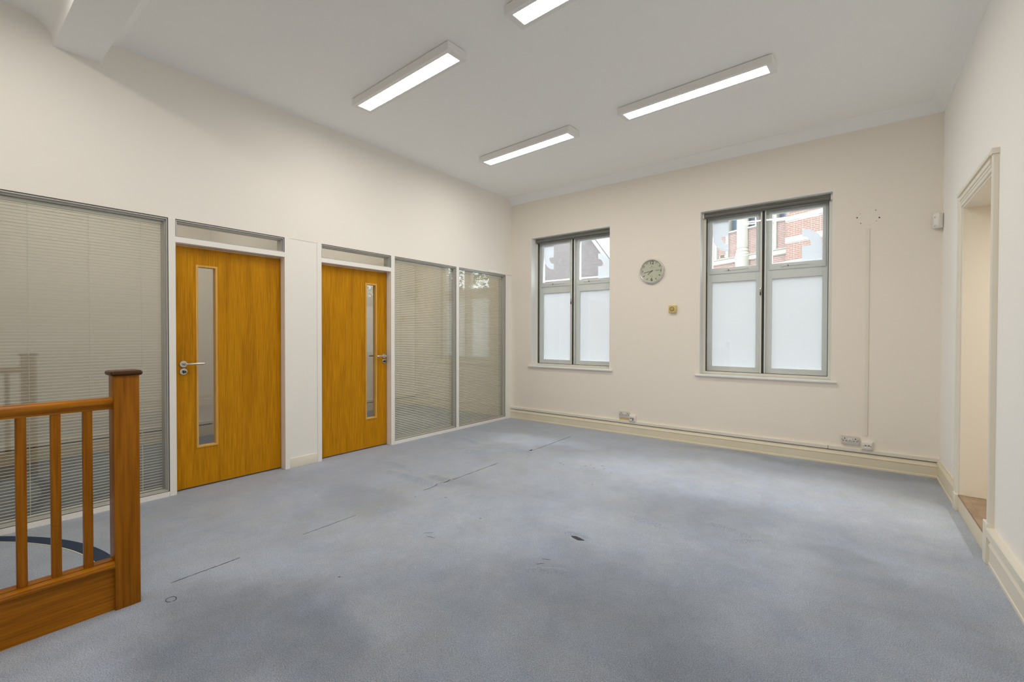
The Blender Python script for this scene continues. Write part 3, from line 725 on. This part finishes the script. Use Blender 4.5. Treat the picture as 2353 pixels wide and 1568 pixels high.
# ================================================================== railing
RX = -2.818                                       # centre line
rl = root('stair_railing', (RX, .3, 0)); tag(rl, 'varnished brown wooden railing with square newel post and slim balusters', 'railing')
def newel(y0):
    nw = B(RX - .048, RX + .048, y0, y0 + .095, 0, 1.108).build('newel_post', 'rail', rl, bevel=.002, seg=2)
    B(RX - .064, RX + .060, y0 - .013, y0 + .108, 1.106, 1.130).build('newel_cap', 'dark_wood', nw, bevel=.0105, seg=4)
newel(.542); newel(-1.395)
RY0, RY1 = -1.300, .542
# moulded handrail section
hs = []
for i in range(13):
    t = math.radians(-35 + 250 * i / 12)
    hs.append((RX + .031 * math.cos(t), .981 + .024 * math.sin(t)))
hs += [(RX - .018, .958), (RX - .018, .949), (RX + .018, .949), (RX + .018, .958)]
MB().prism(hs, 'y', RY0, RY1).build('handrail', 'rail_y', rl, smooth=35)
y = .4565
while y > RY0 + .03:
    B(RX - .016, RX + .016, y - .016, y + .016, .222, .952).build('baluster', 'rail', rl, bevel=.002, seg=1)
    y -= .1045
# base rail: rounded nosing with a fillet behind, plinth board under it
MB().prism([(RX - .030, .198), (RX + .040, .198), (RX + .047, .203), (RX + .050, .213), (RX + .047, .223), (RX + .036, .229), (RX + .022, .230), (RX + .020, .226), (RX + .017, .226), (RX + .017, .232), (RX - .030, .232)], 'y', RY0, RY1).build('base_rail', 'rail_y', rl, smooth=25)
B(RX - .020, RX + .030, RY0, RY1, 0, .200).build('plinth_board', 'rail_y', rl)

# ================================================================== things on the back wall
tr = root('cable_trunking', (-1.9, YB, .15)); tag(tr, 'pale cable trunking running along the wall above the skirting under the windows', 'trunking')
tp = [(YB, .147), (YB - .020, .147), (YB - .024, .150), (YB - .024, .180), (YB - .020, .184), (YB, .184)]
MB().prism(tp, 'x', XL + .006, -.274).build('trunking_length', 'trunk', tr)
MB().prism(tp, 'x', -.270, XR0 - .004).build('trunking_length', 'trunk', tr)
B(XL + .006, XR0 - .004, YB - .012, YB, .1405, .1475).build('shadow_gap', 'dark_gap', tr)
cd = MB().prism([(.020, YB), (.020, YB - .010), (.022, YB - .012), (.043, YB - .012), (.045, YB - .010), (.045, YB)], 'z', .322, 2.362)
tag(cd.build('cable_conduit', 'trunk', bevel=0), 'thin vertical white conduit between the ring mark and the right-hand socket', 'conduit')

def socket(x0, label, strip):
    z0 = .214; xw, zh = .146, .086
    r = root('double_socket', (x0 + xw / 2, YB, z0)); tag(r, label, 'socket', 'double wall sockets')
    B(x0 + .003, x0 + xw - .003, YB - .010, YB, z0 + .003, z0 + zh - .003).build('back_box', 'yellow_plastic', r)
    B(x0, x0 + xw, YB - .021, YB - .008, z0, z0 + zh).build('face_plate', 'grey_plate', r, bevel=.004, seg=2)
    yf = YB - .0215
    for cx in (x0 + .030, x0 + xw - .030):
        for (dx, dz, w2, h2) in ((0, .016, .003, .006), (-.012, -.008, .0045, .0028), (.012, -.008, .0045, .0028)):
            B(cx + dx - w2, cx + dx + w2, yf - .0006, yf + .004, z0 + .045 + dz - h2, z0 + .045 + dz + h2).build('pin_hole', 'black', r)
        B(cx + (-.021 if cx < x0 + .07 else .021) - .003, cx + (-.021 if cx < x0 + .07 else .021) + .003, yf - .0006, yf + .004, z0 + .044, z0 + .050).build('screw', 'ink', r)
    for cx in (x0 + xw / 2 - .0085, x0 + xw / 2 + .0085):
        B(cx - .007, cx + .007, yf - .007, yf + .002, z0 + .040, z0 + .066).build('switch_rocker', 'pvc', r, bevel=.002, seg=1)
    if strip == 'under': B(x0 + .004, x0 + xw - .006, YB - .016, YB, z0 - .030, z0).build('wooden_pattress', 'yellow_plastic', r)
    return r
socket(-2.562, 'grey double socket under the left window, just above the skirting trunking', 'under')
socket(-.164, 'grey double socket near the right corner, below the vertical conduit', '')
def outlet(x0, z0, label, dark):
    r = root('data_outlet', (x0 + .045, YB, z0)); tag(r, label, 'data outlet', 'surface data outlet boxes')
    s, d = .092, .044
    mb = MB()
    a = [(x0, z0), (x0 + s, z0), (x0 + s, z0 + s), (x0, z0 + s)]; i = .012
    b = [(x0 + i, z0 + i), (x0 + s - i, z0 + i), (x0 + s - i, z0 + s - i), (x0 + i, z0 + s - i)]
    mb.v = [(p[0], YB, p[1]) for p in a] + [(p[0], YB - .024, p[1]) for p in a] + [(p[0], YB - d, p[1]) for p in b]
    for k in range(4):
        l = (k + 1) % 4; mb.f += [(k, l, 4 + l, 4 + k), (4 + k, 4 + l, 8 + l, 8 + k)]
    mb.f += [(0, 3, 2, 1), (8, 9, 10, 11)]
    mb.build('housing', 'pvc', r, bevel=.002, seg=1)
    yf = YB - d
    for cx in (x0 + .034, x0 + .058):
        B(cx - .008, cx + .008, yf - .0012, yf + .004, z0 + .046, z0 + .058).build('port', 'grey_ink' if not dark else 'ink', r)
        B(cx - .009, cx + .009, yf - .002, yf + .002, z0 + .028, z0 + .038).build('label_window', 'white', r)
    for cx in (x0 + .018, x0 + s - .018):
        MB().cyl((cx, z0 + .047), .0032, 'y', yf - .0008, yf + .003, 10).build('screw', 'ink', r)
    if dark: B(x0 + .050, x0 + .066, yf - .0022, yf + .003, z0 + .026, z0 + .040).build('open_port', 'black', r)
    return r
outlet(-2.418, .172, 'white boxy data outlet beside the socket under the left window', True)
outlet(-.002, .176, 'white boxy data outlet beside the socket under the conduit', False)

# small cream sounder box between the clock and the right window
r = root('call_sounder', (-1.862, YB, 1.587)); tag(r, 'small yellowed square box with round grille, below the clock', 'sounder')
B(-1.909, -1.815, YB - .034, YB, 1.587, 1.677).build('housing', 'yellow_plastic', r, bevel=.004)
MB().lathe((-1.866, 1.633), [(.026, YB - .030), (.026, YB - .037), (.022, YB - .037), (.022, YB - .032)], 'y', 28).build('grille_ring', 'dark_steel', r)
MB().lathe((-1.866, 1.633), [(.021, YB - .030), (.019, YB - .0365), (.004, YB - .0375)], 'y', 24).build('grille', 'yellow_plastic', r)
MB().cyl((-1.832, 1.602), .0025, 'y', YB - .0345, YB - .030, 8).build('screw', 'ink', r)
for k in range(4):
    a = PI / 4 + k * PI / 2
    MB().cyl((-1.866 + .010 * math.cos(a), 1.633 + .010 * math.sin(a)), .003, 'y', YB - .0382, YB - .034, 8).build('grille_hole', 'ink', r)

# clock
CX, CZ = -2.130, 2.122
ck = root('wall_clock', (CX, YB, CZ)); tag(ck, 'round silver-rimmed wall clock with black numerals between the windows', 'clock')
RO = .157
MB().lathe((CX, CZ), [(.140, YB), (RO, YB - .006), (RO, YB - .020), (RO - .006, YB - .034), (RO - .013, YB - .040), (RO - .018, YB - .037), (RO - .020, YB - .022), (RO - .021, YB - .016)], 'y', 72).build('rim', 'clock_rim', ck, smooth=45)
face = MB().cyl((CX, CZ), RO - .019, 'y', YB - .020, YB - .014, 64).build('dial', 'clock_face', ck)
def numeral(txt, ang, size, rad, rot):
    cu = bpy.data.curves.new('numeral', 'FONT'); cu.body = txt; cu.size = size; cu.align_x = 'CENTER'; cu.align_y = 'CENTER'
    cu.extrude = .0004; cu.offset = .0009 if size > .04 else .0004; cu.resolution_u = 3
    tmp = bpy.data.objects.new('tmp', cu); COL.objects.link(tmp)
    dg = bpy.context.evaluated_depsgraph_get()
    me = bpy.data.meshes.new_from_object(tmp.evaluated_get(dg)); bpy.data.objects.remove(tmp)
    me.name = 'numeral'; me.materials.clear(); me.materials.append(M['ink'])
    o = bpy.data.objects.new('numeral', me); COL.objects.link(o); o.parent = face
    o.location = (rad * math.sin(ang), -.0212, rad * math.cos(ang))
    o.rotation_euler = (PI / 2, 0, 0)
    if rot: o.rotation_euler = (PI / 2, rot, 0)
    return o
for hnum in range(1, 13):
    a = 2 * PI * hnum / 12
    if hnum == 12: numeral('12', a, .058, .106, 0)
    elif hnum == 6: numeral('6', a, .058, .106, 0)
    elif hnum in (3, 9): numeral(str(hnum), a, .034, .117, 0)
    else:
        rot = a
        if hnum in (4, 5, 7, 8): rot = a + PI
        numeral(str(hnum), a, .031, .117, rot)
def hand(ang, ln, wd, name):
    mb = B(-wd / 2, wd / 2, -.0005, .0005, -.018, ln); c, s_ = math.cos(ang), math.sin(ang)
    mb.xform(lambda x, y, z: (CX + x * c + z * s_, YB - .0235 + y, CZ - x * s_ + z * c))
    mb.build(name, 'ink', ck)
hand(math.radians(229), .066, .0065, 'hour_hand'); hand(math.radians(260.5), .098, .0050, 'minute_hand')
MB().cyl((CX, CZ), .006, 'y', YB - .0255, YB - .020, 16).build('hand_hub', 'ink', ck)
B(CX + .047, CX + .098, YB - .0210, YB - .0195, CZ + .001, CZ + .011).build('date_window', 'date_grey', face)
B(CX - .030, CX + .030, YB - .0208, YB - .0195, CZ + .0455, CZ + .0475).build('dial_print', 'grey_ink', face)
B(CX - .005, CX + .004, YB - .0208, YB - .0195, CZ + .054, CZ + .066).build('dial_print', 'grey_ink', face)
B(CX - .022, CX + .020, YB - .0208, YB - .0195, CZ - .066, CZ - .063).build('dial_print', 'grey_ink', face)
MB().cyl((CX, CZ), RO - .020, 'y', YB - .0345, YB - .0330, 64).build('cover_glass', 'glass', ck)

# motion detector in the far right corner
pr = root('motion_detector', (.530, YB - .040, 2.285), math.radians(-24)); tag(pr, 'small white motion detector in the corner left of the doorway', 'detector')
mb = MB().prism([(-.036, .022), (-.036, -.012), (-.022, -.030), (.022, -.030), (.036, -.012), (.036, .022)], 'z', 0, .135)
mb.build('housing', 'pvc', pr, local=True, bevel=.006, seg=3)
B(-.016, .016, -.0312, -.028, .030, .080).build('lens', 'white', pr, local=True, bevel=.003)
B(-.012, -.007, -.0318, -.028, .092, .098).build('indicator', 'dark_steel', pr, local=True)
B(-.013, -.005, -.0318, -.028, .014, .019).build('screw_slot', 'grey_ink', pr, local=True)

# ================================================================== outside
struct(B(-45, 45, YB + TB, 70, -.75, -.6).build('street', 'asphalt', org=(0, 20, -.6)), 'grey street surface outside the windows', 'street')
FX = root('brick_building', (-1.77, 20.99, 0), math.atan2(.4702, -.8826))
tag(FX, 'red brick building with pale stone bands across the street, behind the right window', 'building')
def fb(name, mat, args, parent=None, bevel=0):
    mb = MB()
    for a in args: mb.box(*a)
    return mb.build(name, mat, parent or FX, local=True, bevel=bevel)
SW = .82
wing = fb('wing_wall', 'brick_tex', [(-4, SW, -.6, -.012, -.6, 11)])
main = fb('main_wall', 'brick_tex', [(SW, 14, -1.2, -.412, -.6, 6.14), (SW, 14, -1.2, -.412, 8.6, 11)])
patch = fb('mortar_bed', 'mortar', [(-1.72, SW - .001, -.012, .0025, 3.6, 7.2)])
for (z0, z1) in ((5.93, 6.11), (5.05, 5.28), (4.08, 4.34), (7.2, 7.4)):
    fb('stone_band', 'stone', [(-4, SW + .02, -.1, .03, z0, z1)])
# bricks one by one on the near wing
bm0 = MB().box(-.1055, .1055, -.006, .006, -.0305, .0305).mesh('brick', (0, 0, 0)); bm0.materials.append(M['brick'])
bm1 = MB().box(-.0505, .0505, -.006, .006, -.0305, .0305).mesh('brick', (0, 0, 0)); bm1.materials.append(M['brick'])
cnt = 0
for (z0, z1) in ((4.34, 5.05), (5.28, 5.93), (6.11, 6.60)):
    k = 0; z = z0 + .042
    while z + .03 < z1 + .02:
        s = SW - .1075 if k % 2 == 0 else SW - .0525; header = k % 2 == 1
        while s > -1.62:
            me = bm1 if header else bm0
            o = bpy.data.objects.new('brick', me); COL.objects.link(o); o.parent = FX
            o.location = (s, random.uniform(-.002, .002), z); cnt += 1
            # Flemish bond: header, stretcher, header ...
            s -= (.0525 + .1075 + .010); header = not header
        k += 1; z += .075
# left range: stone piers, sills, bricks (too small to pick out: joined)
fb('stone_sill_band', 'stone', [(SW, 12, -.45, -.34, 4.72, 4.93), (SW, 12, -.45, -.30, 4.93, 4.97)])
fb('stone_sill_band', 'stone', [(SW, 12, -.45, -.36, 4.30, 4.40)])
fb('window_sill', 'stone', [(SW, 12, -.45, -.33, 6.12, 6.19)])
fb('window_glass', 'pane_blue', [(SW, 12, -.62, -.60, 6.19, 8.6)])
for (s0, s1, z0, z1) in ((1.48, 1.62, 4.93, 8.6), (3.88, 4.03, 4.93, 8.6), (4.53, 4.70, 4.93, 8.6), (2.42, 2.50, 6.19, 8.6), (5.9, 6.1, 4.93, 8.6)):
    fb('stone_mullion', 'stone', [(s0, s1, -.62, -.33, z0, z1)], bevel=.03)
mb = MB().lathe((3.11, -.36), [(.25, 5.30), (.25, 8.6)], 'z', 12)
mb.lathe((3.11, -.36), [(.30, 4.4), (.32, 4.72), (.34, 4.90), (.30, 4.95), (.31, 5.02), (.27, 5.10), (.29, 5.16), (.23, 5.26), (.25, 5.30)], 'z', 16)
mb.build('stone_column', 'stone', FX, local=True, smooth=30)
bb = MB()
for k in range(24):
    z = 4.97 + .038 + k * .075 if k < 15 else 4.40 + .036 + (k - 15) * .075
    if (k < 15 and z > 6.1) or (k >= 15 and z > 4.70): continue
    s = SW + .06 + (k % 2) * .085; header = bool(k % 2)
    while s < 6.5:
        hl = .0525 if header else .1075
        if not (4.13 < s < 4.40 and 5.0 < z < 5.2): bb.box(s - hl, s + hl, -.415, -.400 + random.uniform(-.003, .003), z - .0305, z + .0305)
        s += .0525 + .1075 + .010; header = not header
tag(bb.build('brick_courses', 'brick2', FX, local=True), kind='stuff')
fb('mortar_bed', 'mortar', [(SW, 6.6, -.414, -.4035, 4.3, 6.13)])
fb('air_brick', 'dark_steel', [(4.15, 4.38, -.415, -.398, 5.02, 5.18)])
# gable house far left
gb = root('gable_house', (-17, 30, 0)); tag(gb, 'grey-brown brick gable house with white bargeboard, behind the left window', 'building')
def slope(x): return 8.26 + (-15.73 - x) * 1.35
MB().prism([(-24.5, -.6), (-13.6, -.6), (-13.6, slope(-13.6)), (-19.0, slope(-19.0)), (-24.5, slope(-13.6) + .0)], 'y', 30, 30.5).build('gable_wall', 'grey_brick', gb)
MB().prism([(-13.2, slope(-13.2) - .02), (-19.0, slope(-19.0) - .02), (-19.0, slope(-19.0) + .36), (-13.2, slope(-13.2) + .36)], 'y', 29.86, 29.98).build('bargeboard', 'stone', gb)
MB().prism([(-13.2, slope(-13.2) + .36), (-19.0, slope(-19.0) + .36), (-24.8, slope(-13.2) + .36), (-24.8, slope(-13.2) + .42), (-19.0, slope(-19.0) + .42), (-13.2, slope(-13.2) + .42)], 'y', 29.90, 30.1).build('roof', 'slate', gb)
B(-26, -8, 29.2, 29.5, -.6, 5.40).build('yard_wall', 'brick_tex', gb)
B(-26, -8, 29.12, 29.58, 5.40, 5.52).build('coping', 'stone', gb)
# street trees to the right, mirrored in the screen glass
def tree(x, y, h, rc, n, label, seed):
    rd = random.Random(seed)
    t = root('street_tree', (x, y, -.6)); tag(t, label, 'tree', 'street trees mirrored in the screen glass')
    MB().tube([(x, y, -.6), (x + .1, y, h * .3), (x - .05, y + .1, h * .6), (x, y, h * .9)], .22, 10, .05).build('trunk', 'bark', t, smooth=50)
    for k in range(5):
        a = 2 * PI * k / 5 + rd.random(); MB().tube([(x, y, h * (.35 + .08 * k)), (x + rc * .7 * math.cos(a), y + rc * .7 * math.sin(a), h * (.5 + .09 * k))], .08, 8, .02).build('branch', 'bark', t)
    mb = MB()
    for k in range(n):
        d = Vector((rd.gauss(0, 1), rd.gauss(0, 1), rd.gauss(0, 1))).normalized() * (rd.random() ** .4)
        c = Vector((x + d.x * rc, y + d.y * rc, h * .68 + d.z * h * .40))
        u = Vector((rd.gauss(0, 1), rd.gauss(0, 1), rd.gauss(0, 1))).normalized(); v = u.orthogonal().normalized()
        s_ = rd.uniform(.07, .16); b = len(mb.v)
        mb.v += [tuple(c + u * s_), tuple(c + v * s_ * .5), tuple(c - u * s_), tuple(c - v * s_ * .5)]
        mb.f.append((b, b + 1, b + 2, b + 3))
    tag(mb.build('foliage', 'leaf', t), kind='stuff')
tree(5.4, 15.2, 8.5, 2.7, 5000, 'leafy green street tree nearest the building, mirrored in the screen glass', 3)
tree(10.8, 15.0, 9.0, 2.6, 5000, 'leafy green street tree in the middle of the row, mirrored in the screen glass', 5)
tree(16.2, 16.0, 9.0, 2.6, 5000, 'leafy green street tree furthest along the street, mirrored in the screen glass', 9)
